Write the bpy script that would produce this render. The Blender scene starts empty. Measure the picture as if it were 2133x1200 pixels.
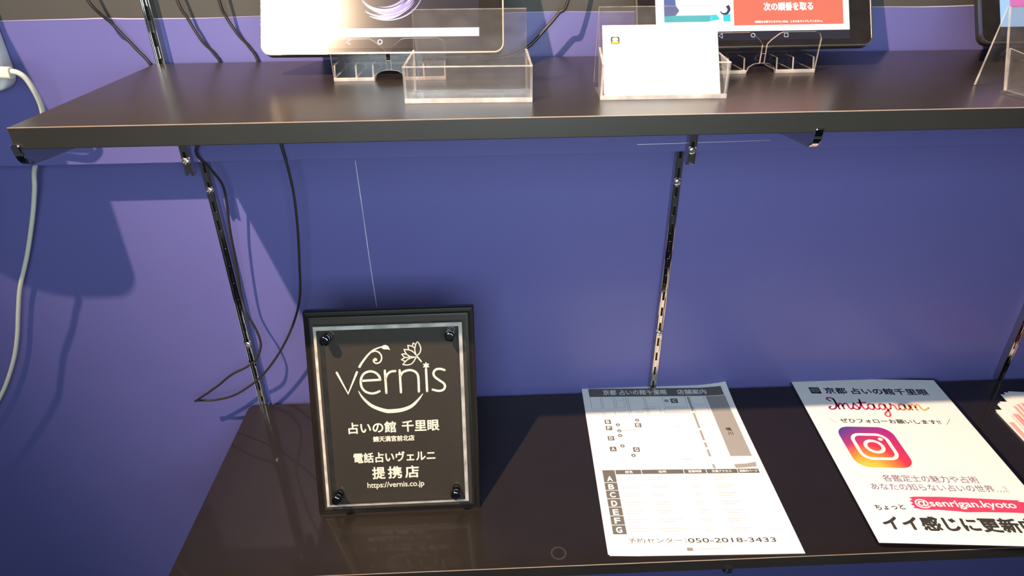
import bpy, bmesh, math, random
from mathutils import Vector, Matrix
random.seed(7)
S = bpy.context.scene
COL = S.collection
PI = math.pi

# ------------------------------------------------------------------ camera, world, lights, exposure
cam_d = bpy.data.cameras.new('camera'); cam = bpy.data.objects.new('camera', cam_d); COL.objects.link(cam)
F_PX, YAW, PITCH, ROLL = 1362.86, 0.0346, 0.5089, -0.0112
cam_d.sensor_fit = 'HORIZONTAL'; cam_d.sensor_width = 36.0
cam_d.lens = F_PX * 36.0 / 2133.0
cam_d.clip_start = 0.01
fw = Vector((math.sin(YAW) * math.cos(PITCH), math.cos(YAW) * math.cos(PITCH), -math.sin(PITCH)))
rt = Vector((math.cos(YAW), -math.sin(YAW), 0)); up = rt.cross(fw)
r2 = rt * math.cos(ROLL) + up * math.sin(ROLL); u2 = -rt * math.sin(ROLL) + up * math.cos(ROLL)
cm = Matrix((r2, u2, -fw)).transposed().to_4x4(); cm.translation = Vector((-0.0128, -0.7544, 0.5937))
cam.matrix_world = cm
S.camera = cam

S.view_settings.view_transform = 'Standard'; S.view_settings.look = 'None'
S.view_settings.exposure = 0.0; S.view_settings.gamma = 1.0
S.view_settings.use_curve_mapping = False
try:
    S.cycles.max_bounces = 12; S.cycles.transparent_max_bounces = 24; S.cycles.use_denoising = True
except Exception:
    pass

W = bpy.data.worlds.new('world'); S.world = W; W.use_nodes = True
wb = W.node_tree.nodes['Background']
wb.inputs['Color'].default_value = (0.68, 0.80, 1.0, 1); wb.inputs['Strength'].default_value = 0.09

def look_at(o, target):
    o.rotation_euler = (Vector(target) - o.location).to_track_quat('-Z', 'Y').to_euler()

# the warm ceiling spotlight, high to the front left
d = bpy.data.lights.new('ceiling_spotlight', 'SPOT'); d.energy = 385; d.color = (1.0, 0.71, 0.47)
d.shadow_soft_size = 0.014; d.spot_size = math.radians(59); d.spot_blend = 1.0
o = bpy.data.objects.new('ceiling_spotlight', d); COL.objects.link(o)
o.location = (-0.714, -0.9425, 1.756); look_at(o, (0.10, -0.15, 0.38))
# added cool fill panel behind the camera, standing in for soft ambient light
d = bpy.data.lights.new('cool_fill_panel', 'AREA'); d.energy = 12.3; d.color = (0.78, 0.95, 1.0)
d.shape = 'RECTANGLE'; d.size = 0.7; d.size_y = 0.46
o = bpy.data.objects.new('cool_fill_panel', d); COL.objects.link(o)
o.location = (0.03, -1.12, 0.64); look_at(o, (0.03, 0, 0.34))

# ------------------------------------------------------------------ measures (metres)
ZU = 0.472; TU = 0.0156          # upper shelf top, thickness
DU = 0.2863; DL = 0.2967         # shelf front edges
XU = -0.35; XL = -0.361          # their left ends
PP = 0.038                       # how far the upper wall panel stands out
ZP = 0.3654                      # lower edge of that panel

# ------------------------------------------------------------------ materials
def mat(name, col, rough=0.5, metal=0.0, coat=0.0, coat_rough=0.05, spec=0.5, emit=None, es=1.0, noise=0.0, nscale=40.0, bump=0.0, bscale=200.0):
    m = bpy.data.materials.new(name); m.use_nodes = True
    nt = m.node_tree; b = nt.nodes['Principled BSDF']
    b.inputs['Base Color'].default_value = (*col, 1); b.inputs['Roughness'].default_value = rough
    b.inputs['Metallic'].default_value = metal; b.inputs['Coat Weight'].default_value = coat
    b.inputs['Coat Roughness'].default_value = coat_rough; b.inputs['Specular IOR Level'].default_value = spec
    if emit:
        b.inputs['Emission Color'].default_value = (*emit, 1); b.inputs['Emission Strength'].default_value = es
    tc = nt.nodes.new('ShaderNodeTexCoord')
    if noise > 0:
        n = nt.nodes.new('ShaderNodeTexNoise'); n.inputs['Scale'].default_value = nscale; n.inputs['Detail'].default_value = 6
        nt.links.new(tc.outputs['Object'], n.inputs['Vector'])
        mx = nt.nodes.new('ShaderNodeMix'); mx.data_type = 'RGBA'
        mx.inputs[6].default_value = (*[c * (1 - noise) for c in col], 1); mx.inputs[7].default_value = (*[min(1, c * (1 + noise)) for c in col], 1)
        nt.links.new(n.outputs['Fac'], mx.inputs[0]); nt.links.new(mx.outputs[2], b.inputs['Base Color'])
    if bump > 0:
        n = nt.nodes.new('ShaderNodeTexNoise'); n.inputs['Scale'].default_value = bscale; n.inputs['Detail'].default_value = 4
        nt.links.new(tc.outputs['Object'], n.inputs['Vector'])
        bp = nt.nodes.new('ShaderNodeBump'); bp.inputs['Strength'].default_value = bump; bp.inputs['Distance'].default_value = 0.001
        nt.links.new(n.outputs['Fac'], bp.inputs['Height']); nt.links.new(bp.outputs['Normal'], b.inputs['Normal'])
    return m

def clear_mat(name, tint=(0.95, 0.94, 0.94), body=0.0, body_col=(0.9, 0.87, 0.85), rough=0.03, ior=1.49):
    """thin clear acrylic: see-through sheet with fresnel gloss and an optional share of frosted body"""
    m = bpy.data.materials.new(name); m.use_nodes = True; nt = m.node_tree; nt.nodes.clear()
    out = nt.nodes.new('ShaderNodeOutputMaterial')
    tr = nt.nodes.new('ShaderNodeBsdfTransparent'); tr.inputs[0].default_value = (*tint, 1)
    gl = nt.nodes.new('ShaderNodeBsdfGlossy'); gl.inputs['Roughness'].default_value = rough
    fr = nt.nodes.new('ShaderNodeFresnel')
    ge = nt.nodes.new('ShaderNodeNewGeometry'); io = nt.nodes.new('ShaderNodeMapRange')   # same sheet fresnel from both faces
    io.inputs['To Min'].default_value = ior; io.inputs['To Max'].default_value = 1 / ior
    nt.links.new(ge.outputs['Backfacing'], io.inputs['Value']); nt.links.new(io.outputs[0], fr.inputs['IOR'])
    mx = nt.nodes.new('ShaderNodeMixShader')
    nt.links.new(fr.outputs[0], mx.inputs[0]); nt.links.new(tr.outputs[0], mx.inputs[1]); nt.links.new(gl.outputs[0], mx.inputs[2])
    last = mx
    if body > 0:
        df = nt.nodes.new('ShaderNodeBsdfDiffuse'); df.inputs[0].default_value = (*body_col, 1)
        tl = nt.nodes.new('ShaderNodeBsdfTranslucent'); tl.inputs[0].default_value = (*body_col, 1)
        ad = nt.nodes.new('ShaderNodeMixShader'); ad.inputs[0].default_value = 0.45
        nt.links.new(df.outputs[0], ad.inputs[1]); nt.links.new(tl.outputs[0], ad.inputs[2])
        nz = nt.nodes.new('ShaderNodeTexNoise'); nz.inputs['Scale'].default_value = 60
        mp = nt.nodes.new('ShaderNodeMapRange'); mp.inputs['From Min'].default_value = 0.3; mp.inputs['From Max'].default_value = 0.7
        mp.inputs['To Min'].default_value = body * 0.6; mp.inputs['To Max'].default_value = min(1, body * 1.4)
        tc = nt.nodes.new('ShaderNodeTexCoord'); nt.links.new(tc.outputs['Object'], nz.inputs['Vector'])
        nt.links.new(nz.outputs['Fac'], mp.inputs['Value'])
        m2 = nt.nodes.new('ShaderNodeMixShader')
        nt.links.new(mp.outputs[0], m2.inputs[0]); nt.links.new(mx.outputs[0], m2.inputs[1]); nt.links.new(ad.outputs[0], m2.inputs[2])
        last = m2
    nt.links.new(last.outputs[0], out.inputs[0])
    return m

def gradient_mat(name, stops, axis=(1, 0, 0), lo=0.0, hi=1.0, rough=0.5, emit=0.0):
    """ink whose colour runs along one direction of the print"""
    m = mat(name, (1, 1, 1), rough); nt = m.node_tree; b = nt.nodes['Principled BSDF']
    tc = nt.nodes.new('ShaderNodeTexCoord')
    dp = nt.nodes.new('ShaderNodeVectorMath'); dp.operation = 'DOT_PRODUCT'; dp.inputs[1].default_value = axis
    nt.links.new(tc.outputs['Object'], dp.inputs[0])
    mr = nt.nodes.new('ShaderNodeMapRange'); mr.inputs['From Min'].default_value = lo; mr.inputs['From Max'].default_value = hi
    nt.links.new(dp.outputs['Value'], mr.inputs['Value'])
    cr = nt.nodes.new('ShaderNodeValToRGB'); e = cr.color_ramp.elements
    e[0].position = stops[0][0]; e[0].color = (*stops[0][1], 1); e[1].position = stops[-1][0]; e[1].color = (*stops[-1][1], 1)
    for p, c in stops[1:-1]:
        k = e.new(p); k.color = (*c, 1)
    nt.links.new(mr.outputs[0], cr.inputs[0]); nt.links.new(cr.outputs[0], b.inputs['Base Color'])
    if emit > 0:
        nt.links.new(cr.outputs[0], b.inputs['Emission Color']); b.inputs['Emission Strength'].default_value = emit
    return m

M = {}
M['wall_blue'] = mat('blue_vinyl', (0.106, 0.104, 0.312), 0.5, coat=0.16, coat_rough=0.2, noise=0.06, nscale=9, spec=0.35, bump=0.05, bscale=500)
M['wall_grey'] = mat('grey_paint', (0.056, 0.055, 0.053), 0.6, spec=0.3, noise=0.1, nscale=14, bump=0.08, bscale=400)
M['vinyl_edge'] = mat('vinyl_cut_edge', (0.42, 0.38, 0.58), 0.5)
M['scratch'] = mat('scratch', (0.62, 0.60, 0.78), 0.6)
M['shelf'] = mat('black_laminate', (0.0125, 0.0098, 0.0085), 0.4, spec=0.3, coat=0.55, coat_rough=0.07, noise=0.18, nscale=25, bump=0.03, bscale=900)
M['shelf_satin'] = mat('black_laminate_satin', (0.018, 0.0138, 0.0122), 0.38, spec=0.4, coat=0.5, coat_rough=0.24, noise=0.18, nscale=25, bump=0.03, bscale=900)
M['shelf_edge'] = mat('black_edge_band', (0.0145, 0.0142, 0.0128), 0.42, spec=0.4, noise=0.3, nscale=12)
M['edge_line'] = mat('pale_arris', (0.24, 0.19, 0.16), 0.45, noise=0.4, nscale=60)  # lighter line along the front top edge of each shelf
M['chrome'] = mat('chrome', (0.56, 0.51, 0.47), 0.07, metal=1.0)
M['stain'] = mat('dried_ring_stain', (0.030, 0.026, 0.023), 0.5, noise=0.6, nscale=300)
M['dark'] = mat('slot_dark', (0.012, 0.008, 0.007), 0.8)
M['screw'] = mat('zinc_screw', (0.82, 0.81, 0.78), 0.22, metal=1.0)
M['cable_black'] = mat('black_cable', (0.022, 0.018, 0.017), 0.38)
M['cable_white'] = mat('white_cable', (0.62, 0.60, 0.52), 0.45)
M['plastic_white'] = mat('white_plastic', (0.72, 0.72, 0.70), 0.4)
M['wood_black'] = mat('black_lacquer', (0.009, 0.0072, 0.006), 0.42, spec=0.3, noise=0.2, nscale=80, bump=0.05, bscale=700)
M['plate_black'] = mat('black_plaque_face', (0.026, 0.0195, 0.0135), 0.6, spec=0.3, noise=0.12, nscale=120, bump=0.05, bscale=1500)
M['engrave'] = mat('frosted_engraving', (0.78, 0.70, 0.58), 0.7)
M['standoff'] = mat('black_nickel', (0.10, 0.10, 0.105), 0.12, metal=1.0)
M['acrylic'] = clear_mat('clear_acrylic')
M['acrylic_haze'] = clear_mat('scratched_acrylic', body=0.022, rough=0.08)
M['acrylic_edge'] = clear_mat('acrylic_cut_edge', body=0.42, body_col=(0.95, 0.89, 0.86), rough=0.15)
M['acrylic_plaque'] = clear_mat('plaque_acrylic', tint=(0.97, 0.97, 0.97), rough=0.02)
M['acrylic_bevel'] = clear_mat('plaque_acrylic_bevel', body=0.75, body_col=(0.85, 0.82, 0.78), rough=0.1)
M['paper'] = mat('paper', (0.80, 0.80, 0.79), 0.75, bump=0.04, bscale=600)
M['ink'] = mat('black_ink', (0.035, 0.033, 0.032), 0.6)
M['ink_soft'] = mat('grey_ink', (0.22, 0.21, 0.20), 0.65)
M['ink_faint'] = mat('faint_grey_ink', (0.40, 0.39, 0.38), 0.7)
M['ink_river'] = mat('dark_grey_ink', (0.115, 0.11, 0.105), 0.7)
M['ink_band'] = mat('river_grey_ink', (0.30, 0.29, 0.28), 0.7)
M['ink_white'] = mat('bare_paper', (0.80, 0.80, 0.79), 0.75)
M['ink_navy'] = mat('navy_ink', (0.012, 0.012, 0.05), 0.5)
M['ink_purple'] = mat('muted_purple_ink', (0.20, 0.13, 0.22), 0.6)
M['ink_rose'] = mat('rose_ink', (0.60, 0.05, 0.13), 0.55)
M['film'] = clear_mat('laminating_film', tint=(0.72, 0.70, 0.68), rough=0.08)
M['card_red'] = mat('red_ink', (0.65, 0.03, 0.05), 0.5)
M['card_pink'] = mat('pink_ink', (0.80, 0.36, 0.33), 0.6)
M['gold'] = mat('yellow_ink', (0.60, 0.42, 0.03), 0.5)
M['tablet_rim'] = mat('silver_rim', (0.80, 0.76, 0.68), 0.28, metal=1.0)
M['tablet_back'] = mat('black_plastic', (0.02, 0.02, 0.02), 0.4)
M['glass_smudged'] = mat('smudged_black_glass', (0.012, 0.010, 0.010), 0.165, coat=1.0, coat_rough=0.04, noise=0.5, nscale=90)
M['scr_white'] = mat('screen_white', (0.02, 0.02, 0.02), 0.25, emit=(1.0, 1.0, 1.0), es=1.6)
M['scr_off'] = mat('screen_dark', (0.012, 0.012, 0.018), 0.17, emit=(0.10, 0.09, 0.16), es=0.12, coat=1.0, coat_rough=0.04)
M['scr_salmon'] = mat('screen_salmon', (0.02, 0.02, 0.02), 0.25, emit=(1.0, 0.20, 0.12), es=0.92)
M['scr_cyan'] = mat('screen_cyan', (0.02, 0.02, 0.02), 0.25, emit=(0.02, 0.80, 0.86), es=0.95)
M['scr_blue'] = mat('screen_blue', (0.02, 0.02, 0.02), 0.25, emit=(0.12, 0.20, 0.55), es=0.8)
M['scr_navy'] = mat('screen_navy', (0.02, 0.02, 0.02), 0.25, emit=(0.03, 0.05, 0.16), es=0.6)
M['scr_sky'] = mat('screen_sky', (0.02, 0.02, 0.02), 0.25, emit=(0.42, 0.68, 1.0), es=0.95)
M['scr_pink'] = mat('screen_pink', (0.02, 0.02, 0.02), 0.25, emit=(0.85, 0.18, 0.55), es=0.9)
M['scr_icon'] = mat('screen_icon', (0.02, 0.02, 0.02), 0.25, emit=(0.75, 0.80, 1.0), es=0.9)
M['scr_violet'] = mat('screen_violet', (0.02, 0.02, 0.02), 0.25, emit=(0.28, 0.22, 0.95), es=0.9)
M['scr_glow'] = mat('screen_glow', (0.02, 0.02, 0.02), 0.25, emit=(0.62, 0.72, 1.0), es=1.1)
M['floor'] = mat('navy_floor', (0.012, 0.030, 0.075), 0.35, noise=0.6, nscale=160, bump=0.6, bscale=260)
M['logo'] = gradient_mat('camera_logo_ink', [(0.0, (0.80, 0.50, 0.07)), (0.25, (0.78, 0.22, 0.04)), (0.48, (0.62, 0.035, 0.07)), (0.75, (0.50, 0.025, 0.13)), (1.0, (0.36, 0.02, 0.22))], (1, 0, 0), 0.012, 0.085)
nt = M['logo'].node_tree                 # warm corner at the bottom left, indigo corner at the top left
vm = [n for n in nt.nodes if n.type == 'VECT_MATH'][0]; vm.operation = 'DISTANCE'; vm.inputs[1].default_value = (0.042, 0.110, 0)
cr_ = [n for n in nt.nodes if n.type == 'VALTORGB'][0]; tc_ = [n for n in nt.nodes if n.type == 'TEX_COORD'][0]
dp_ = nt.nodes.new('ShaderNodeVectorMath'); dp_.operation = 'DOT_PRODUCT'; dp_.inputs[1].default_value = (-0.6, 0.8, 0); nt.links.new(tc_.outputs['Object'], dp_.inputs[0])
mr_ = nt.nodes.new('ShaderNodeMapRange'); mr_.inputs['From Min'].default_value = 0.092; mr_.inputs['From Max'].default_value = 0.128; nt.links.new(dp_.outputs['Value'], mr_.inputs['Value'])
mx_ = nt.nodes.new('ShaderNodeMix'); mx_.data_type = 'RGBA'; mx_.inputs[7].default_value = (0.075, 0.045, 0.27, 1)
nt.links.new(mr_.outputs[0], mx_.inputs[0]); nt.links.new(cr_.outputs[0], mx_.inputs[6]); nt.links.new(mx_.outputs[2], nt.nodes['Principled BSDF'].inputs['Base Color'])
M['script'] = gradient_mat('script_ink', [(0.0, (0.22, 0.01, 0.10)), (0.35, (0.50, 0.02, 0.12)), (0.7, (0.75, 0.12, 0.10)), (1.0, (0.85, 0.42, 0.06))], (1, 0, 0), 0.035, 0.17)
M['logo_sky'] = mat('logo_blue_ink', (0.10, 0.16, 0.24), 0.5)
M['logo_dark'] = mat('logo_dark_ink', (0.03, 0.025, 0.02), 0.5)

# ------------------------------------------------------------------ mesh collector
def catmull(pts, n=6, closed=False):
    P = [Vector(p) for p in pts]
    if len(P) < 3: return P
    out = []
    N = len(P)
    for i in range(N if closed else N - 1):
        p0 = P[(i - 1) % N] if closed or i > 0 else P[i]
        p1 = P[i]; p2 = P[(i + 1) % N]
        p3 = P[(i + 2) % N] if closed or i + 2 < N else p2
        for k in range(n):
            t = k / n
            out.append(0.5 * ((2 * p1) + (p2 - p0) * t + (2 * p0 - 5 * p1 + 4 * p2 - p3) * t * t + (3 * p1 - p0 - 3 * p2 + p3) * t ** 3))
    if not closed: out.append(P[-1])
    return out

class MB:
    def __init__(s, T=None):
        s.v = []; s.f = []; s.m = []; s.sm = []; s.T = T or Matrix()
    def add(s, vs, fs, mi=0, smooth=False, X=None):
        T = s.T @ X if X is not None else s.T
        b = len(s.v); s.v += [tuple(T @ Vector(p)) for p in vs]
        for f in fs: s.f.append([b + i for i in f]); s.m.append(mi); s.sm.append(smooth)
        return s
    def box(s, lo, hi, mi=0, X=None):
        x0, y0, z0 = lo; x1, y1, z1 = hi
        vs = [(x0, y0, z0), (x1, y0, z0), (x1, y1, z0), (x0, y1, z0), (x0, y0, z1), (x1, y0, z1), (x1, y1, z1), (x0, y1, z1)]
        return s.add(vs, [(3, 2, 1, 0), (4, 5, 6, 7), (0, 1, 5, 4), (1, 2, 6, 5), (2, 3, 7, 6), (3, 0, 4, 7)], mi, False, X)
    def prism(s, poly, z0, z1, mi=0, side=None, X=None, smooth_side=False):
        """poly in (x,y), extruded from z0 to z1"""
        n = len(poly); vs = [(x, y, z0) for x, y in poly] + [(x, y, z1) for x, y in poly]
        s.add(vs, [tuple(range(n - 1, -1, -1)), tuple(range(n, 2 * n))], mi, False, X)
        s.add(vs, [(i, (i + 1) % n, n + (i + 1) % n, n + i) for i in range(n)], mi if side is None else side, smooth_side, X)
        return s
    def poly(s, pts, z=0.0, mi=0):
        return s.add([(x, y, z) for x, y in pts], [tuple(range(len(pts)))], mi)
    def rect(s, x0, y0, x1, y1, z=0.0, mi=0, nx=1, ny=1):
        vs = [(x0 + (x1 - x0) * i / nx, y0 + (y1 - y0) * j / ny, z) for j in range(ny + 1) for i in range(nx + 1)]
        fs = [(j * (nx + 1) + i, j * (nx + 1) + i + 1, (j + 1) * (nx + 1) + i + 1, (j + 1) * (nx + 1) + i) for j in range(ny) for i in range(nx)]
        return s.add(vs, fs, mi)
    def ribbon(s, pts, w, z=0.0, mi=0, smooth=5, closed=False, taper=None):
        P = catmull([(p[0], p[1], 0) for p in pts], smooth, closed) if smooth > 1 else [Vector((p[0], p[1], 0)) for p in pts]
        n = len(P); L = []; R = []
        for i in range(n):
            a = P[i - 1] if (i > 0 or closed) else P[i]; b = P[(i + 1) % n] if (i < n - 1 or closed) else P[i]
            t = (b - a); t = t.normalized() if t.length > 1e-12 else Vector((1, 0, 0))
            nn = Vector((-t.y, t.x, 0)); k = i / max(1, n - 1)
            ww = (w if taper is None else w * taper(k)) / 2
            L.append(P[i] + nn * ww); R.append(P[i] - nn * ww)
        vs = [(q.x, q.y, z) for q in L] + [(q.x, q.y, z) for q in R]
        rng = range(n if closed else n - 1)
        s.add(vs, [(n + i, n + (i + 1) % n, (i + 1) % n, i) for i in rng], mi)
        if not closed and taper is None:      # round ends
            for c in (P[0], P[-1]):
                s.disc(c.x, c.y, w / 2, z, mi, 12)
        return s
    def disc(s, cx, cy, r, z=0.0, mi=0, n=24, ry=None):
        ry = ry or r
        return s.add([(cx + r * math.cos(2 * PI * k / n), cy + ry * math.sin(2 * PI * k / n), z) for k in range(n)], [tuple(range(n))], mi)
    def ring(s, cx, cy, r0, r1, z=0.0, mi=0, n=32):
        vs = [(cx + r * math.cos(2 * PI * k / n), cy + r * math.sin(2 * PI * k / n), z) for r in (r0, r1) for k in range(n)]
        return s.add(vs, [(k, (k + 1) % n, n + (k + 1) % n, n + k)[::-1] for k in range(n)], mi)
    def tube(s, pts, r, mi=0, seg=10, smooth=6, cap=True):
        P = catmull(pts, smooth) if smooth > 1 else [Vector(p) for p in pts]
        n = len(P); vs = []; nrm = None
        for i in range(n):
            t = (P[min(i + 1, n - 1)] - P[max(i - 1, 0)]).normalized()
            if nrm is None:
                nrm = t.orthogonal().normalized()
            nrm = (nrm - t * nrm.dot(t)).normalized(); bn = t.cross(nrm)
            vs += [P[i] + (nrm * math.cos(2 * PI * k / seg) + bn * math.sin(2 * PI * k / seg)) * r for k in range(seg)]
        fs = [(i * seg + k, i * seg + (k + 1) % seg, (i + 1) * seg + (k + 1) % seg, (i + 1) * seg + k) for i in range(n - 1) for k in range(seg)]
        s.add(vs, fs, mi, True)
        if cap: s.add(vs, [tuple(range(seg - 1, -1, -1)), tuple(range((n - 1) * seg, n * seg))], mi)
        return s
    def lathe(s, prof, X=None, mi=0, seg=24, smooth=True):
        """profile (r,z) turned about z"""
        n = len(prof); vs = [(r * math.cos(2 * PI * k / seg), r * math.sin(2 * PI * k / seg), z) for r, z in prof for k in range(seg)]
        fs = [(i * seg + k, i * seg + (k + 1) % seg, (i + 1) * seg + (k + 1) % seg, (i + 1) * seg + k) for i in range(n - 1) for k in range(seg)]
        s.add(vs, fs, mi, smooth, X)
        s.add(vs, [tuple(range(seg - 1, -1, -1)), tuple(range((n - 1) * seg, n * seg))], mi, False, X)
        return s
    def text(s, body, x0, x1, y0, h, z=0.0, mi=0, bold=0.0, rot=0.0, keep=False, shear=0.0):
        """lettering set between x0 and x1 on baseline y0 with overall glyph height h"""
        c = bpy.data.curves.new('t', 'FONT'); c.body = body; c.size = 1.0; c.fill_mode = 'FRONT'; c.shear = shear
        c.resolution_u = 4
        t = bpy.data.objects.new('t', c); COL.objects.link(t)
        dg = bpy.context.evaluated_depsgraph_get(); me = bpy.data.meshes.new_from_object(t.evaluated_get(dg))
        vs = [v.co.copy() for v in me.vertices]; fs = [tuple(p.vertices) for p in me.polygons]
        bpy.data.objects.remove(t); bpy.data.curves.remove(c); bpy.data.meshes.remove(me)
        if not vs: return s
        mnx = min(v.x for v in vs); mxx = max(v.x for v in vs); mny = min(v.y for v in vs); mxy = max(v.y for v in vs)
        sx = (x1 - x0) / (mxx - mnx); sy = h / (mxy - mny)
        if keep: sy = sx
        cr, sr = math.cos(rot), math.sin(rot); out = []
        for v in vs:
            a = (v.x - mnx) * sx; b = (v.y - mny) * sy
            out.append((x0 + a * cr - b * sr, y0 + a * sr + b * cr, z))
        s.add(out, fs, mi)
        if bold > 0:                          # heavier strokes: the same glyphs overprinted a little to each side
            d = bold * 2.0 * sy / (1.0)
            for k, (ox, oy) in enumerate(((1, 0), (-1, 0), (0, 1), (0, -1), (0.7, 0.7), (-0.7, 0.7), (0.7, -0.7), (-0.7, -0.7))):
                s.add([(a + ox * d, b_ + oy * d, c_ + (k + 1) * 1.5e-6) for a, b_, c_ in out], fs, mi)
        return s
    def build(s, name, mats, parent=None, lift=None, bevel=0.0, bseg=2, solid=0.0):
        vs = s.v
        if lift: vs = [(x, y, z + lift(x, y)) for x, y, z in vs]
        me = bpy.data.meshes.new(name); me.from_pydata(vs, [], s.f)
        mats = mats if isinstance(mats, (list, tuple)) else [mats]
        for m in mats: me.materials.append(m)
        for p, i, q in zip(me.polygons, s.m, s.sm): p.material_index = i; p.use_smooth = q
        bm = bmesh.new(); bm.from_mesh(me)
        bmesh.ops.remove_doubles(bm, verts=bm.verts, dist=1e-6)
        bm.to_mesh(me); bm.free()
        ob = bpy.data.objects.new(name, me); COL.objects.link(ob)
        if parent: ob.parent = parent
        if bevel > 0:
            b = ob.modifiers.new('bevel', 'BEVEL'); b.width = bevel; b.segments = bseg; b.limit_method = 'ANGLE'; b.angle_limit = math.radians(40)
        return ob

def rrect(x0, y0, x1, y1, r, n=6):
    out = []
    for cx, cy, a0 in ((x1 - r, y1 - r, 0), (x0 + r, y1 - r, 90), (x0 + r, y0 + r, 180), (x1 - r, y0 + r, 270)):
        for k in range(n + 1):
            a = math.radians(a0 + 90 * k / n); out.append((cx + r * math.cos(a), cy + r * math.sin(a)))
    return out

def tag(o, label, cat, group=None):
    o['label'] = label; o['category'] = cat
    if group: o['group'] = group
    return o
def thing(name, label, cat, loc, rotz=0.0, group=None):
    o = bpy.data.objects.new(name, None); COL.objects.link(o); o.empty_display_size = 0.02
    o.location = loc; o.rotation_euler = (0, 0, rotz)
    return tag(o, label, cat, group)
def copy_tree(o, parent=None):
    c = o.copy(); COL.objects.link(c)
    if parent: c.parent = parent
    for ch in list(o.children): copy_tree(ch, c)
    return c
def struct(o): o['kind'] = 'structure'; return o
XZ = Matrix(((1, 0, 0, 0), (0, 0, -1, 0), (0, 1, 0, 0), (0, 0, 0, 1)))      # local (x,y,z) -> (x,-z,y): drawing plane to upright, +z towards the viewer
def mm(z=0.0): return Matrix.Diagonal((0.001, 0.001, 1, 1))

# ------------------------------------------------------------------ the setting
w = MB(); w.box((-1.8, 0, -0.9), (2.0, 0.06, ZP + 0.05))
wall = struct(w.build('wall_rear', M['wall_blue']))
w = MB(XZ); w.ribbon([(-0.1701, 0.3504), (-0.1690, 0.28), (-0.1684, 0.22), (-0.1669, 0.149)], 0.0008, 0.0002, smooth=3, taper=lambda k: 0.6 + 0.5 * abs(math.sin(9 * k)))
w.build('scratch_mark', M['scratch'], wall)
ZG = 0.514
w = MB(); w.box((-1.8, -PP, ZP), (2.0, 0, ZG)); w.box((-1.8, -PP, ZG), (2.0, 0, 1.7), 1)
panel = struct(w.build('wall_upper', [M['wall_blue'], M['wall_grey']]))
w = MB(XZ)
pts = []
x = -1.2
while x < 1.4:
    pts.append((x, ZG + random.uniform(-0.0007, 0.0007))); x += random.uniform(0.02, 0.05)
w.ribbon(pts, 0.0011, PP + 0.0003, smooth=3, taper=lambda k: 0.7 + 0.4 * math.sin(61 * k))
w.build('vinyl_edge', M['vinyl_edge'], panel)
w = MB(XZ); w.ribbon([(0.1549, 0.3743), (0.23, 0.3752), (0.3068, 0.3759)], 0.0007, PP + 0.0003, smooth=3, taper=lambda k: 1.1 - k * 0.8)
w.build('scratch_mark', M['scratch'], panel)
w = MB(); w.box((-1.8, -2.6, -0.95), (2.0, 0.06, -0.9)); struct(w.build('floor', M['floor']))

# ------------------------------------------------------------------ shelf rails (slotted chrome uprights)
RW, RD = 0.0086, 0.010           # width, depth
def rail(x, ybase, z0, z1, slot0, pitch=0.0244, screws=(), label='', slots_open_below=False):
    t = thing('shelf_rail', label, 'shelf rail', (x, ybase, z0), 0, 'slotted chrome shelf rails')
    b = MB(); h = z1 - z0; hw = RW / 2; sw = 0.0017; sh = 0.0125
    b.box((-hw, -RD, 0), (-hw + 0.0012, -0.0002, h)); b.box((hw - 0.0012, -RD, 0), (hw, -0.0002, h))
    b.box((-hw, -RD, 0), (-sw, -RD + 0.0012, h)); b.box((sw, -RD, 0), (hw, -RD + 0.0012, h))
    z = slot0 - z0
    while z > pitch: z -= pitch
    if slots_open_below: z = -sh * 0.5 + 0.002
    prev = 0.0
    while prev < h:
        lo, hi = max(z - sh / 2, 0), min(z + sh / 2, h)
        if lo > prev: b.box((-sw, -RD, prev), (sw, -RD + 0.0012, lo))
        prev = hi; z += pitch
        if z - sh / 2 >= h:
            if prev < h: b.box((-sw, -RD, prev), (sw, -RD + 0.0012, h))
            break
    b.build('channel', M['chrome'], t, bevel=0.0004)
    w = MB(); w.box((-hw + 0.0013, -0.003, 0.0), (hw - 0.0013, -0.0002, h)); w.build('channel_back', M['dark'], t)
    for zs in screws:
        s = MB(); X = Matrix.Translation((0, -RD + 0.0002, zs - z0)) @ Matrix.Rotation(PI / 2, 4, 'X')
        s.lathe([(0.0046, 0.0), (0.0047, 0.0006), (0.0042, 0.0016), (0.0030, 0.0023), (0.0012, 0.0026)], X, seg=20)
        s.box((-0.0026, -0.0005, 0.0022), (0.0026, 0.0005, 0.0029), 1, X); s.box((-0.0005, -0.0026, 0.0022), (0.0005, 0.0026, 0.0029), 1, X)
        s.build('screw', [M['screw'], M['ink_soft']], t)
    return t
rail(-0.3425, 0.0, 0.0005, 0.385, 0.3007, screws=(0.3215, 0.1021), label='chrome slotted rail on blue wall behind the hanging black cable loop')
rail(0.2143, 0.0, 0.0005, 0.385, 0.1839, screws=(0.3186, 0.1014), label='chrome slotted rail in the middle of the blue wall, behind the map flyer')
rail(0.7290, 0.0, 0.0005, 0.385, 0.1839, screws=(0.1083,), label='chrome slotted rail behind the fanned red and white cards')
rail(-0.3435, -PP, 0.3530, 1.2, 0.5, screws=(0.3690,), slots_open_below=True, label='chrome slotted rail rising behind the left end of the upper black shelf')
rail(0.2152, -PP, 0.3530, 1.2, 0.5, screws=(0.3695,), slots_open_below=True, label='chrome slotted rail stub hanging below the middle of the upper black shelf')

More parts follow.
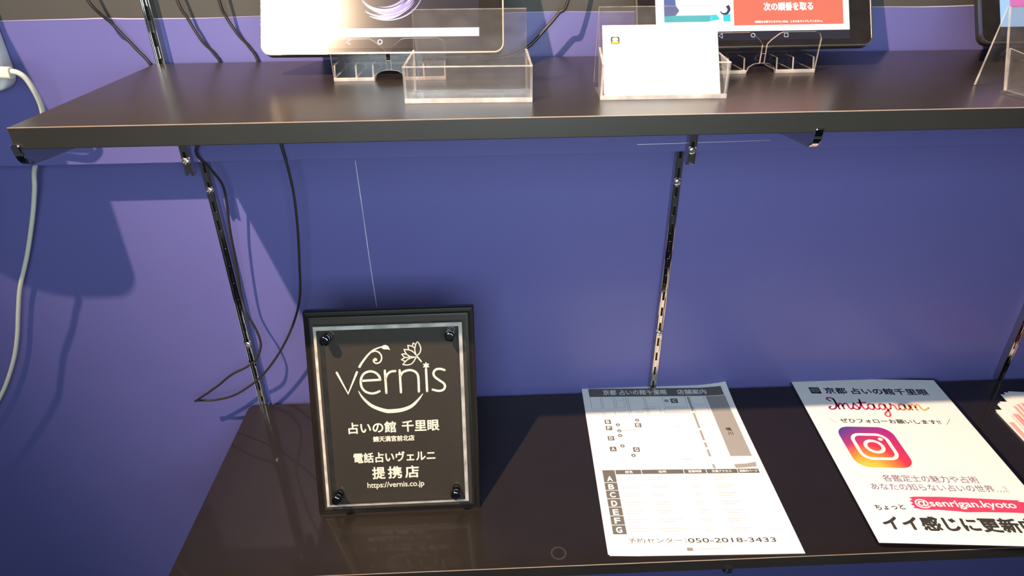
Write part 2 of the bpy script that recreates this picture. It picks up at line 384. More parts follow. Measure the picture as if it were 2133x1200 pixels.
# ------------------------------------------------------------------ shelves
def shelf(name, label, x0, x1, yf, yb, ztop, th, r, top='shelf'):
    b = MB(); n = 6
    pts = [(x0 + 0.0008, yf), (x1, yf), (x1, yb)] + [(x0 + r - r * math.sin(a), yb - r + r * math.cos(a)) for a in [k * PI / 2 / n for k in range(n + 1)]]
    ob = tag(b.prism(pts, 0, th, 0, side=1).build(name, [M[top], M['shelf_edge']], bevel=0.0006), label, 'shelf')
    ob.location = (0, 0, ztop - th)
    e = MB(); e.tube([(x0 + 0.001, yf + 0.0004, th - 0.0003), (x1, yf + 0.0004, th - 0.0003)], 0.00045, seg=6, smooth=1)
    e.build('pale_edge', M['edge_line'], ob)
    return ob
shelf('wall_shelf', 'upper black shelf board carrying tablets and clear card holders', XU, 1.25, -DU, -PP - 0.0085, ZU, TU, 0.004, 'shelf_satin')
low = shelf('wall_shelf', 'lower black shelf board carrying the plaque, map flyer and laminated sheet', XL, 1.25, -DL, -0.0045 - 0.006, 0.0, TU, 0.009)

st_ = MB(); st_.ring(0.0506, -0.2800, 0.0066, 0.0085, TU + 0.0001, n=40)
st_.build('ring_stain', M['stain'], low)
# chrome brackets under the shelves
def bracket(x, yb, yf, zs, label):
    """flat tapered arm with a rounded nose that turns up against the front of the shelf"""
    t = thing('shelf_bracket', label, 'shelf bracket', (x, yb, zs), 0, 'chrome shelf brackets')
    L = yb - yf
    prof = [(-L + 0.013, -0.0002), (0, -0.0002), (0, -0.034), (-0.03, -0.031)]
    m = []
    for k in range(8):
        a = math.radians(-90 - 90 * k / 7); m.append((-L + 0.0125 + 0.0125 * math.cos(a), -0.0020 + 0.0115 * math.sin(a)))
    prof = prof + m + [(-L, 0.0)]
    b = MB(Matrix(((0, 0, 1, 0), (1, 0, 0, 0), (0, 1, 0, 0), (0, 0, 0, 1))))
    b.prism(prof, -0.0018, 0.0018)
    b.build('arm', M['chrome'], t, bevel=0.0006)
    n = MB(Matrix(((0, 0, 1, 0), (1, 0, 0, 0), (0, 1, 0, 0), (0, 0, 0, 1))))
    c = [( -L + 0.0125 + 0.0125 * math.cos(math.radians(-110 - 70 * k / 7)), -0.0020 + 0.0118 * math.sin(math.radians(-110 - 70 * k / 7))) for k in range(8)]
    outer = [(-L - 0.0022, 0.0035)]; inner = [(-L - 0.0002, 0.0035)]
    band = [(p[0] - 0.001, p[1] - 0.0006) for p in c] + outer + inner + [(p[0] + 0.0012, p[1] + 0.0012) for p in reversed(c)]
    n.prism(band, -0.0034, 0.0034)
    n.tube([(-L + 0.012, -0.0132, 0), (-0.03, -0.0308, 0)], 0.0014, smooth=1)
    n.build('nose', M['chrome'], t, bevel=0.0012)
    return t
bracket(0.2312, -PP - RD - 0.0005, -DU, ZU - TU, 'chrome bracket nose under the upper shelf between the middle rail and right tablet')
bracket(-0.3475, -PP - RD - 0.0005, -DU, ZU - TU, 'chrome bracket nose under the left front corner of the upper shelf')
bracket(0.2335, -RD - 0.0005, -DL, -TU, 'chrome bracket nose under the lower shelf, below the map flyer')

# ------------------------------------------------------------------ award plaque
lean = math.radians(18.75)
pq = thing('award_plaque', 'black award plaque with engraved clear plate leaning on the lower shelf', 'plaque', (-0.2193, -0.2176, 0.0), math.atan2(0.0015, 0.1857))
PL = Matrix.Rotation(-lean, 4, 'X') @ XZ       # plaque plane: x right, y up the board, z out of its face
b = MB(PL); Wd, Hd = 0.1860, 0.2408
def frame_ring(zs):    # nested rectangles from back to the flat centre
    vs = []; fs = []
    for ins, z in zs: vs += [(ins, ins, z), (Wd - ins, ins, z), (Wd - ins, Hd - ins, z), (ins, Hd - ins, z)]
    for k in range(len(zs) - 1):
        for i in range(4): fs.append((4 * k + i, 4 * k + (i + 1) % 4, 4 * k + 4 + (i + 1) % 4, 4 * k + 4 + i))
    fs.append((3, 2, 1, 0)); n = 4 * (len(zs) - 1); fs.append((n, n + 1, n + 2, n + 3)); return vs, fs
vs, fs = frame_ring([(0, -0.015), (0, -0.004), (0.0012, -0.0028), (0.0030, -0.0022), (0.0050, -0.0014), (0.0066, -0.0001), (0.0078, 0.0)])
b.add(vs, fs)
b.build('board', M['wood_black'], pq, bevel=0.0004)
b = MB(PL); b.rect(0.0085, 0.0085, Wd - 0.0085, Hd - 0.0085, 0.0002); b.build('board_face', M['plate_black'], pq)
b = MB(PL); ax0, ay0, ax1, ay1 = 0.0135, 0.0172, 0.1730, 0.2262; bv = 0.0036
zb, zt = 0.0075, 0.0125
vs = []
for ins, z in ((0, zb), (0, zt - 0.0022), (bv, zt)):
    vs += [(ax0 + ins, ay0 + ins, z), (ax1 - ins, ay0 + ins, z), (ax1 - ins, ay1 - ins, z), (ax0 + ins, ay1 - ins, z)]
b.add(vs, [(3, 2, 1, 0), (8, 9, 10, 11)], 0)
b.add(vs, [(4 * k + i, 4 * k + (i + 1) % 4, 4 * k + 4 + (i + 1) % 4, 4 * k + 4 + i) for k in range(2) for i in range(4)], 1)
b.build('clear_plate', [M['acrylic_plaque'], M['acrylic_bevel']], pq)
for sx, sy in ((0.0268, 0.2126), (0.1600, 0.2126), (0.0264, 0.0290), (0.1590, 0.0290)):
    s = MB(PL); s.lathe([(0.0042, 0.0002), (0.0042, zb)], Matrix.Translation((sx, sy, 0)))
    s.lathe([(0.0052, zt), (0.0056, zt + 0.0006), (0.0056, zt + 0.0062), (0.0050, zt + 0.0074), (0.0036, zt + 0.0078)], Matrix.Translation((sx, sy, 0)))
    s.build('standoff_screw', M['standoff'], pq)
G = dict(
v=[[36.0,175.3],[46.6,151.0],[57.7,175.1]], ebar=[[62.1,165.1],[82.3,165.6]],
e=[[82.3,165.6],[81.1,169.9],[77.2,174.0],[71.6,175.5],[65.7,173.5],[62.2,168.9],[61.0,162.9],[62.2,156.8],[66.0,152.4],[71.7,150.4],[76.6,150.9],[80.7,152.6]],
r=[[87.8,175.7],[88.0,150.4]], r2=[[88.3,167.1],[90.2,171.3],[94.1,174.3],[99.0,174.8]],
n=[[103.8,175.5],[103.9,150.4]], n2=[[104.5,169.0],[106.7,172.8],[111.8,175.0],[116.7,175.0],[121.5,172.3],[123.6,166.6],[123.4,150.5]],
i=[[132.4,175.7],[132.4,150.6]],
s=[[152.4,173.9],[148.1,175.4],[143.1,174.9],[140.3,171.1],[141.5,166.7],[146.7,162.2],[151.1,158.6],[152.1,154.6],[149.5,151.2],[144.5,150.5],[138.6,152.1]],
smile=[[57.7,154.2],[62.3,145.5],[71.6,136.0],[84.5,130.2],[92.7,129.2],[104.4,130.3],[114.6,134.2],[122.5,141.4],[127.9,148.3]],
stem=[[60.3,180.2],[64.1,186.0],[70.3,193.5],[76.3,198.8],[82.2,201.4],[86.4,202.6]],
leaf=[[85.5,201.8],[87.2,203.9],[90.1,204.6],[92.9,203.2],[94.9,198.7],[91.9,199.5],[88.6,199.6],[86.6,200.5]],
spiral=[[74.6,196.9],[78.7,198.1],[82.7,196.4],[85.1,192.5],[84.8,188.2],[82.9,185.3],[79.5,184.2],[77.1,185.4],[76.3,187.7],[77.8,189.6],[79.4,189.0],[79.5,187.6]])
PET = dict(p1=[[122.9,191.1],[121.5,195.8],[121.8,200.9],[124.5,206.8],[127.2,202.4],[127.8,198.1],[126.3,193.9],[122.9,191.1]],
p2a=[[122.9,191.1],[120.2,195.0],[116.3,197.7],[109.8,198.8]], p2b=[[109.8,198.8],[111.6,194.5],[115.1,190.9],[122.4,189.6]],
p3a=[[122.4,189.4],[117.5,189.1],[112.4,186.8],[107.6,181.8]], p3b=[[107.6,181.8],[113.0,181.2],[118.0,183.1],[122.4,189.4]],
p4a=[[121.3,199.7],[119.0,201.9],[114.1,203.3]], p4b=[[114.1,203.3],[114.7,198.6]], p5a=[[119.0,202.3],[120.0,205.7]], p5b=[[120.0,205.7],[122.7,203.4]],
p6a=[[114.3,192.0],[110.3,193.7],[107.1,193.4]], p6b=[[107.1,193.4],[110.1,189.9],[115.0,189.7]], p7a=[[110.1,189.4],[106.3,187.4]], p7b=[[106.3,187.4],[109.9,185.6]])
b = MB(PL @ Matrix.Translation((-0.0035, -0.0067, 0)) @ Matrix.Diagonal((0.001017, 0.001017, 1, 1))); ze = 0.0006   # printed on the board behind the clear plate
for k in ('e', 'r2', 'n2', 's'): b.ribbon(G[k], 2.45, ze, smooth=5)
for k in ('v', 'ebar', 'r', 'n', 'i'): b.ribbon(G[k], 2.45, ze, smooth=1)
b.ribbon(G['smile'], 4.4, ze, smooth=6, taper=lambda k: max(0.02, math.sin(PI * k) ** 0.7))
b.ribbon(G['stem'], 2.6, ze, smooth=5, taper=lambda k: 1.0 - 0.55 * k); b.ribbon(G['spiral'], 1.5, ze, smooth=5); b.disc(77.8, 188.4, 1.5, ze)
b.poly(G['leaf'], ze)
for k in PET.values(): b.ribbon(k, 1.15, ze, smooth=4)
b.ribbon([[123.3,190.6],[127.7,184.5]], 1.5, ze, smooth=1)
st = []
for k in range(12):
    rr = 4.1 if k % 2 == 0 else 2.2; st.append((132.7 + rr * math.cos(PI / 6 * k + PI / 2), 179.8 + rr * math.sin(PI / 6 * k + PI / 2)))
b.poly(st, ze)
b.text('占いの館', 44.2, 96.0, 104.6, 12.6, ze, bold=0.012); b.text('千里眼', 103.0, 143.5, 104.8, 12.6, ze, bold=0.012)
b.text('錦天満宮前北店', 70.3, 115.6, 94.0, 6.4, ze, bold=0.014)
b.text('電話占いヴェルニ', 47.6, 137.6, 69.8, 11.6, ze, bold=0.012)
for c, a0, a1 in (('提', 67.0, 81.0), ('携', 84.5, 99.5), ('店', 103.5, 118.5)): b.text(c, a0, a1, 50.0, 14.0, ze, bold=0.012)
b.text('https://vernis.co.jp', 60.6, 123.9, 37.5, 8.4, ze, bold=0.006)
b.build('engraving', M['engrave'], pq)
# prop leg behind the board
b = MB(); b.add([(0.083, 0.088, 0.165), (0.103, 0.088, 0.165), (0.103, 0.150, 0.0), (0.083, 0.150, 0.0), (0.083, 0.091, 0.165), (0.103, 0.091, 0.165), (0.103, 0.153, 0.0), (0.083, 0.153, 0.0)],
    [(0, 1, 2, 3), (7, 6, 5, 4), (0, 4, 5, 1), (1, 5, 6, 2), (2, 6, 7, 3), (3, 7, 4, 0)]); b.build('prop_leg', M['wood_black'], pq)

# ------------------------------------------------------------------ map flyer (top one of a small pile)
FX, FY, FR = 0.1031, -0.2861, -0.0356
def curl(x, y):
    a = max(0.0, (x - 0.165) / 0.045) * max(0.0, (y - 0.225) / 0.072)
    c = max(0.0, (0.03 - x) / 0.03) * max(0.0, (0.03 - y) / 0.03)
    return 0.0055 * a ** 1.6 + 0.001 * c
def sheet(name, z, rot, dx, dy, label):
    t = thing(name, label, 'flyer', (FX + dx, FY + dy, z), FR + rot, 'map flyers in the pile on the lower shelf')
    b = MB(); b.rect(0, 0, 0.210, 0.297, 0.0, nx=20, ny=28)
    s = b.build('sheet', M['paper'], t, lift=curl)
    m = s.modifiers.new('thick', 'SOLIDIFY'); m.thickness = 0.00018; m.offset = -1
    return s
sheet('map_flyer', 0.0004, 0.006, 0.0016, -0.0010, 'white paper sheet at the bottom of the map flyer pile')
sheet('map_flyer', 0.0008, 0.0035, 0.0006, 0.0002, 'white paper sheet second from the top of the map flyer pile')
fl = sheet('map_flyer', 0.0013, 0.0, 0.0, 0.0, 'map flyer with lettered shop table, topmost of its pile on the lower shelf')
Z1, Z2 = 0.00012, 0.00022
b = MB(mm())
b.rect(9, 267.5, 201, 286, Z1, nx=24, ny=2)
for x, y, s in ((28, 214, 8.4), (28, 201.4, 8.4), (28, 181.5, 8.4), (28, 161.4, 8.4), (57.7, 160.1, 8.4), (68, 206.6, 8.4), (127.6, 257.2, 10)): b.rect(x - s / 2, y - s / 2, x + s / 2, y + s / 2, Z1)
for x, y in ((40.8, 207.6), (41, 195.8), (40.8, 186.5), (40.8, 166.8), (68.2, 216.6), (52.2, 149.5), (116.7, 257.1)): b.disc(x, y, 2.9, Z1)
b.rect(9.2, 117.2, 202, 124.4, Z1, nx=20)
b.rect(9.3, 27, 24.6, 117.2, Z1, ny=8)
b.build('dark_print', M['ink_river'], fl, lift=curl)
b = MB(mm())
b.rect(174.5, 146.5, 201.8, 266.5, Z1, nx=4, ny=14)
b.poly([(174.9, 132.5), (174.9, 125.6), (201.8, 128.0), (203, 136.2), (190, 133.3)], Z1)
for y0, y1 in ((234.7, 265.5), (199.5, 230.6), (175.7, 195.4), (162.8, 171.8), (146.3, 159), (125.4, 132.9)): b.rect(147.2, y0, 150.2, y1, Z1)
b.build('grey_print', M['ink_band'], fl, lift=curl)
b = MB(mm())
b.text('京都 占いの館千里眼', 29.5, 121, 271.4, 11.2, Z2, bold=0.006); b.text('店舗案内', 136, 177.5, 271.2, 11.0, Z2, bold=0.006)
b.build('title_lettering', M['ink_white'], fl, lift=curl)
b = MB(mm())
for c, x, y in (('B', 28, 214), ('F', 28, 201.4), ('D', 28, 181.5), ('A', 28, 161.4), ('G', 57.7, 160.1), ('E', 68, 206.6), ('C', 127.6, 257.2)):
    b = MB(mm()); b.text(c, x - 2.1, x + 2.1, y - 2.7, 5.4, Z2, bold=0.012); b.build('map_letter', M['ink_white'], fl, lift=curl)
for c, y in zip('ABCDEFG', (110, 97, 84.4, 71.2, 58.4, 46, 33)):
    b = MB(mm()); b.text(c, 13.6, 19.8, y - 3.8, 7.6, Z2, bold=0.014); b.build('table_letter', M['ink_white'], fl, lift=curl)
b = MB(mm())
for y in (103.8, 91.2, 78.4, 65.6, 52.8, 39.8): b.rect(9.3, y - 0.35, 24.6, y + 0.35, Z2)
for x in (24.9, 57.3, 109.4, 137.2, 175.8): b.rect(x - 0.4, 117.2, x + 0.4, 124.4, Z2)
b.build('table_rules', M['ink_white'], fl, lift=curl)
b = MB(mm())
for c, x0, x1 in (('店名', 37, 46), ('住所', 78, 88), ('営業時間', 115, 131), ('交通アクセス', 144, 168), ('道案内ページ', 178, 200)):
    b = MB(mm()); b.text(c, x0, x1, 118.9, 4.0, Z2, bold=0.01); b.build('column_heading', M['ink_white'], fl, lift=curl)
for x, y in ((40.8, 207.6), (41, 195.8), (40.8, 186.5), (40.8, 166.8), (68.2, 216.6), (52.2, 149.5), (116.7, 257.1)):
    b = MB(mm()); b.poly([(x - 1.5, y - 1.3), (x + 1.5, y - 1.3), (x, y + 1.6)], Z2); b.build('marker_symbol', M['ink_white'], fl, lift=curl)
b = MB(mm())
for pts in ([(9.5, 265), (9.5, 241), (24, 241), (24, 265)], [(26.5, 265), (26.5, 241), (42, 241), (42, 265)], [(45, 265), (45, 258), (56, 258), (56, 265)], [(45, 255), (45, 243), (56, 243), (56, 255)],
            [(45, 240), (45, 235), (56, 235), (56, 240)], [(60, 265), (60, 226)], [(9.5, 237), (24, 237), (24, 226)], [(27, 226), (27, 237), (41, 237), (41, 226)], [(63, 265), (63, 232)], [(85, 265), (85, 226)],
            [(87.5, 265), (87.5, 226)], [(112, 266), (112, 244), (144, 244), (144, 266)], [(111, 241), (144, 241), (144, 233), (108, 233), (111, 241)], [(152, 265), (152, 250), (171, 250), (171, 265)],
            [(152, 246), (152, 228)], [(155, 246), (171, 246), (171, 228)], [(108, 231), (144, 231)], [(90, 245), (104, 245), (104, 228)]):
    b.ribbon(pts, 0.45, Z1, smooth=1)
b.build('map_lines', M['ink_soft'], fl, lift=curl)
b = MB(mm())
b.text('予約センター：', 24, 88, 15.0, 6.4, Z1)
b.text('050-2018-3433', 90, 186, 14.9, 6.0, Z1, bold=0.004)
b.build('phone_line', M['ink'], fl, lift=curl)
b = MB(mm())
b.rect(86, 4.2, 92.5, 8.4, Z1)
b.build('footer_mark', M['ink_soft'], fl, lift=curl)
b = MB(mm())
b.text('鴨', 183.6, 190.4, 193.6, 6.4, Z2, bold=0.01); b.text('川', 183.9, 190.1, 185.6, 6.2, Z2, bold=0.01)
b.build('river_name', M['ink'], fl, lift=curl)
b = MB(mm())
rnd = random.Random(3)
for k, y in enumerate((110, 97, 84.4, 71.2, 58.4, 46, 33)):
    for x0, ww in ((29, 18 + rnd.random() * 12), (64, 10 + rnd.random() * 22), (113, 10), (142, 22)):
        for q in (0, 1):
            x = x0
            while x < x0 + ww * (1 if q == 0 else 0.7):
                l = 0.9 + rnd.random() * 1.2; b.rect(x, y + 0.8 - q * 3.4, x + l, y + 1.9 - q * 3.4, Z1); x += l + 0.7
for x0, y0, ww in ((80, 240, 18), (70, 232, 9), (47, 196, 22), (118, 202, 3), (112, 141, 11), (100, 6, 25)):
    x = x0
    while x < x0 + ww:
        l = 0.9 + rnd.random() * 1.3; b.rect(x, y0, x + l, y0 + 1.4, Z1); x += l + 0.7
b.build('faint_print', M['ink_faint'], fl, lift=curl)

# ------------------------------------------------------------------ laminated follow-us sheet
IX, IY, IR = 0.3986, -0.2856, -0.0785
la = thing('laminated_sheet', 'laminated white sheet with rainbow camera logo beside the map flyers', 'sign', (IX, IY, 0.0012), IR)
b = MB(); b.prism(rrect(-0.0015, -0.0035, 0.2165, 0.3005, 0.006), -0.0007, 0.0); b.build('film_edge', M['film'], la)
b = MB(); b.prism([(0.001, 0.0015), (0.2095, 0.0015), (0.2095, 0.296), (0.001, 0.296)], 0.0, 0.0004); la_root = la; la = b.build('paper_face', M['paper'], la)
q0, q1 = 0.00055, 0.00070
b = MB(mm())
b.text('京都', 41.5, 72, 260.6, 13.6, q0, bold=0.014); b.text('占いの館千里眼', 79, 186, 260.4, 13.6, q0, bold=0.014)
b.build('heading', M['ink_navy'], la)
b = MB(mm()); b.poly(rrect(20.6, 259.9, 35.4, 274.3, 1.2), q0, 0); b.rect(22.4, 266.6, 33.6, 271.8, q1, 1); b.ribbon([(22.4, 266.6), (28, 263.4), (33.6, 266.6)], 1.1, q1, 2)
b.build('shop_logo', [M['logo_dark'], M['logo_sky'], M['gold']], la)
b = MB(mm())
b.text('ぜひフォローお願いします!!', 38, 170.5, 198.0, 8.2, q0, bold=0.012)
b.ribbon([(24.2, 206.1), (32, 197.4)], 0.5, q0, smooth=1); b.ribbon([(186.5, 209), (176.5, 197.7)], 0.5, q0, smooth=1)
b.build('follow_line', M['ink'], la)
b = MB(mm())
b.text('ちょっと', 18.6, 52.5, 47.0, 7.6, q0, bold=0.012, rot=0.06)
b.build('small_word', M['ink'], la)
b = MB(mm())
b.text('イイ感じに更新中', 17.5, 186, 19.5, 19.0, q0, bold=0.021)
b.build('slogan', M['ink'], la)
b = MB(mm())
b.text('各鑑定士の魅力や占術', 47.5, 160, 92.0, 11.2, q0, bold=0.004)
b.text('あなたの知らない占いの世界…', 27.5, 181, 78.2, 10.6, q0, bold=0.004); b.text('な', 182.5, 186.6, 83.6, 4.4, q0); b.text('ど', 182.5, 186.6, 78.2, 4.4, q0)
b.build('purple_lettering', M['ink_purple'], la)
# rainbow camera logo
b = MB(mm()); b.poly(rrect(25.5, 115.0, 97.0, 190.0, 17, 10), q0); b.build('camera_logo', M['logo'], la)
b = MB(mm())
def rr_ring(x0, y0, x1, y1, r, w):
    o_ = rrect(x0, y0, x1, y1, r, 8); i_ = rrect(x0 + w, y0 + w, x1 - w, y1 - w, max(1, r - w), 8); n = len(o_)
    b.add([(x, y, q1) for x, y in o_] + [(x, y, q1) for x, y in i_], [(k, (k + 1) % n, n + (k + 1) % n, n + k) for k in range(n)])
rr_ring(37.4, 128.0, 86.0, 177.2, 14, 4.6)
b.ring(61.7, 152.4, 8.2, 12.8, q1); b.disc(75.2, 166.2, 2.9, q1)
b.build('camera_outline', M['ink_white'], la)
# script word
b = MB(mm())
SW = 2.5
strokes = [
 [(40.5,244),(37.5,247.5),(39,250.5),(43.5,250.5),(46.5,247),(46.5,239),(44,231),(40,226.5),(35,226),(33.8,229),(36.5,231.5)],
 [(46.5,249),(46.8,240),(47,226.5)],
 [(47.2,232),(50,237),(52.3,238.5),(53.4,236),(53.4,227)],
 [(53.4,232),(56.5,237.5),(60,238.6),(61.2,236),(61.2,229.5),(63,226.8),(66,229)],
 [(66,229),(70.5,238.5),(71.4,239.5),(72.5,235),(74.5,230),(73,226.8),(69,226.5),(67.5,228.5)],
 [(74.5,228.5),(78,233),(81,241),(82.2,248)], [(82.2,248),(80.6,238),(80.6,229),(83,226.6),(86.5,229.5)], [(77.2,240.4),(88,241.2)],
 [(96.5,236.5),(93.5,238.8),(89.8,237),(88,231.5),(89.5,227),(93,227),(96,232),(97.2,238)], [(97.2,238),(96.9,230),(98.8,226.8),(102,229)],
 [(111.5,236.5),(108.6,238.8),(105,237),(103.2,231.5),(104.6,227.4),(108,227.4),(111,232),(112.2,238)], [(112.2,238),(112.3,226),(111.4,217),(108,212.5),(104.5,213.5),(105,218),(110,223.5),(117.5,229.5)],
 [(117.5,229.5),(120,236),(120.6,240),(122,236.4),(125,236.6),(125.4,233),(125,228.6),(127,226.8),(130,229.5)],
 [(138.5,236.5),(135.6,238.8),(132,237),(130.2,231.5),(131.6,227),(135,227),(138,232),(139.2,238)], [(139.2,238),(138.9,230),(140.8,226.8),(143.5,229)],
 [(143.5,229),(145.6,238.4),(145.8,227)], [(145.8,232),(149,237.8),(151.6,238.4),(152.4,235.6),(152.4,227)], [(152.4,232),(155.6,237.8),(158.4,238.4),(159.4,235.6),(159.4,229.6),(161.6,226.8),(166.5,229.4),(170,232)],
]
for s_ in strokes: b.ribbon(s_, SW, q0, smooth=5)
b.build('script_lettering', M['script'], la)
b = MB(mm())
ed = [(61.5, 51.5), (64.5, 54), (61, 56.5), (65, 59), (62, 62), (66.5, 64), (64, 67), (70, 68.6), (100, 69.2), (140, 68.0), (175, 66.6), (190, 66.2), (186, 64.4), (196, 63.2), (207, 62.4), (207, 48.6), (196, 47.8), (190, 46.8), (170, 47.6), (140, 47.4), (118, 46.6), (112, 47.6), (90, 49.2), (72, 49.0)]
b.poly(ed, q0); b.build('rose_brush_stroke', M['ink_rose'], la)
b = MB(mm()); b.text('@senrigan.kyoto', 67, 180, 51.2, 13.4, q1, bold=0.011); b.build('handle_lettering', M['ink_white'], la)

# ------------------------------------------------------------------ fanned cards at the right
for k, (x, y) in enumerate(((0.6742, -0.0790), (0.6746, -0.0765), (0.6835, -0.0670), (0.6850, -0.0655), (0.6880, -0.0640), (0.6990, -0.0500), (0.7050, -0.0475), (0.7110, -0.0470))):
    f = k / 7
    t = thing('printed_card', 'white card with red print, %s the fan beside the laminated sheet' % ('topmost of' if k == 7 else 'lowest of' if k == 0 else ['second', 'third', 'fourth', 'fifth', 'sixth', 'seventh'][k - 1] + ' from the bottom of'), 'card', (x, y, 0.0004 + 0.0012 * k), math.radians(-4 - 4.0 * f), 'fanned red and white cards')
    b = MB(); b.box((0, -0.148, 0), (0.100, 0, 0.0005)); b.build('card_face', M['paper'], t)
    b = MB(); b.rect(0.002, -0.140, 0.096, -0.026, 0.0006, 0); b.rect(0.0085, -0.135, 0.090, -0.029, 0.0007, 1); b.build('card_print', [M['card_pink'], M['card_red']], t)

# ------------------------------------------------------------------ tablets
TL = math.radians(30)
def tablet(label, x0, zb, wd, ht, yaw=0.0):
    t = thing('tablet', label, 'tablet', (x0, -0.13, zb), yaw, 'tablets on the upper shelf')
    T = Matrix.Rotation(-TL, 4, 'X') @ XZ
    b = MB(T); b.prism(rrect(0, 0, wd, ht, 0.0085, 7), -0.0078, -0.0005, 0, smooth_side=False); b.build('back_shell', M['tablet_back'], t)
    b = MB(T); o_ = rrect(-0.0002, -0.0002, wd + 0.0002, ht + 0.0002, 0.0086, 7); i_ = rrect(0.0010, 0.0010, wd - 0.0010, ht - 0.0010, 0.0075, 7); n = len(o_)
    for z0, z1 in ((-0.0030, 0.0004),):
        b.add([(x, y, z0) for x, y in o_] + [(x, y, z1) for x, y in o_] + [(x, y, z1) for x, y in i_] + [(x, y, z0) for x, y in i_],
              [(r * n + k, r * n + (k + 1) % n, ((r + 1) % 4) * n + (k + 1) % n, ((r + 1) % 4) * n + k) for r in range(4) for k in range(n)])
    b.build('rim', M['tablet_rim'], t)
    b = MB(T); b.poly(rrect(0.0009, 0.0009, wd - 0.0009, ht - 0.0009, 0.0076, 7), 0.0); b.build('glass', M['glass_smudged'], t)
    return t, T @ mm()
t1, T = tablet('tablet with dark swirl picture, behind the empty clear card holder', -0.2142, 0.4925, 0.2178, 0.138, math.radians(-2.3))
e1, e2, e3 = 0.00015, 0.00030, 0.00045
b = MB(T); b.rect(16.8, 4.5, 195.8, 128, e1); sc1 = b.build('screen', M['scr_off'], t1)
b = MB(T); b.rect(17.5, 14.8, 195.9, 22.6, e2); b.build('white_bar', M['scr_white'], sc1)
b = MB(T); b.disc(135, 19, 1.5, e3); b.disc(118, 19, 1.1, e3); b.build('bar_icons', M['scr_sky'], sc1)
b = MB(T); b.ribbon([(80, 8.4), (76.6, 10.4), (80, 12.4)], 0.7, e2, smooth=1); b.build('back_icon', M['scr_icon'], sc1)
b = MB(T); b.ring(106.8, 10.4, 1.5, 2.3, e2); b.build('home_icon', M['scr_icon'], sc1)
b = MB(T)
rnd = random.Random(11)
for k in range(26):
    r = 20 + rnd.random() * 9; a0 = -150 + rnd.random() * 60; a1 = a0 + 50 + rnd.random() * 80
    cx, cy = 112 + rnd.uniform(-2, 2), 60 + rnd.uniform(-2.5, 2.5)
    b.ribbon([(cx + r * 1.15 * math.cos(math.radians(a)), cy + r * math.sin(math.radians(a))) for a in [a0 + (a1 - a0) * i / 6 for i in range(7)]], 0.5 + rnd.random() * 1.8, e2 + k * 2e-6, mi=k % 2, smooth=4, taper=lambda q: max(0.05, math.sin(PI * q)))
b.build('swirl_picture', [M['scr_violet'], M['scr_glow']], sc1)

t2, T = tablet('tablet with salmon button on a lit white page, behind the holder of white cards', 0.1263, 0.4918, 0.2192, 0.138)
b = MB(T); b.rect(17.6, 14.9, 197.8, 128, e1, 0); b.rect(17.6, 6.4, 197.8, 14.9, e1, 1); sc2 = b.build('screen', [M['scr_white'], M['scr_off']], t2)
b = MB(T); b.rect(89.9, 20.1, 192.2, 70, e2); btn = b.build('salmon_button', M['scr_salmon'], sc2)
b = MB(T); b.text('次の順番を取る', 118, 163.8, 33.4, 7.4, e3, bold=0.014)
b.text('※順番をお取りになりたい方は、こちらをタップしてください。', 109, 172.4, 22.1, 2.1, e3, bold=0.012); b.build('button_lettering', M['scr_white'], sc2)
b = MB(T); b.rect(25.4, 24, 66, 30.0, e2, 0); b.poly([(66, 24), (66, 30), (74, 30.6), (77, 26)], e2, 0); b.rect(80, 24, 86.8, 31, e2, 0)
b.poly([(25.4, 29.5), (36, 30), (39.5, 34.5), (36.5, 39), (35, 60), (25.4, 60)], e3, 1); b.ribbon([(77.5, 33.5), (79.5, 31.2), (83.5, 31.6), (85.6, 35.2), (84, 38.6)], 3.4, e3, 2, taper=lambda k: 0.25 + 0.8 * k)
b.build('picture', [M['scr_cyan'], M['scr_blue'], M['scr_navy']], sc2)
b = MB(T); b.ribbon([(78.6, 8.6), (75.4, 10.8), (78.6, 13.0)], 0.55, e2, smooth=1); b.ribbon([(78.6, 8.6), (78.6, 13.0)], 0.55, e2, smooth=1); b.build('back_icon', M['scr_icon'], sc2)
b = MB(T); b.ring(107.2, 10.9, 1.4, 2.1, e2); b.build('home_icon', M['scr_icon'], sc2)
b = MB(T)
for p in ([(136.4, 9), (139.8, 9)], [(136.4, 12.4), (139.8, 12.4)], [(136.4, 9), (136.4, 12.4)], [(139.8, 9), (139.8, 12.4)]): b.ribbon(p, 0.6, e2, smooth=1)
b.build('overview_icon', M['scr_icon'], sc2)

t3, T = tablet('tablet with pale blue and pink screen at the right end of the upper shelf', 0.4486, 0.4918, 0.2192, 0.138)
b = MB(T); b.rect(18.5, 14.9, 197.8, 128, e1, 0); b.rect(18.5, 6.4, 197.8, 14.9, e1, 1); sc3 = b.build('screen', [M['scr_sky'], M['scr_off']], t3)
b = MB(T); b.rect(28, 33, 197.8, 128, e2); b.build('pink_picture', M['scr_pink'], sc3)

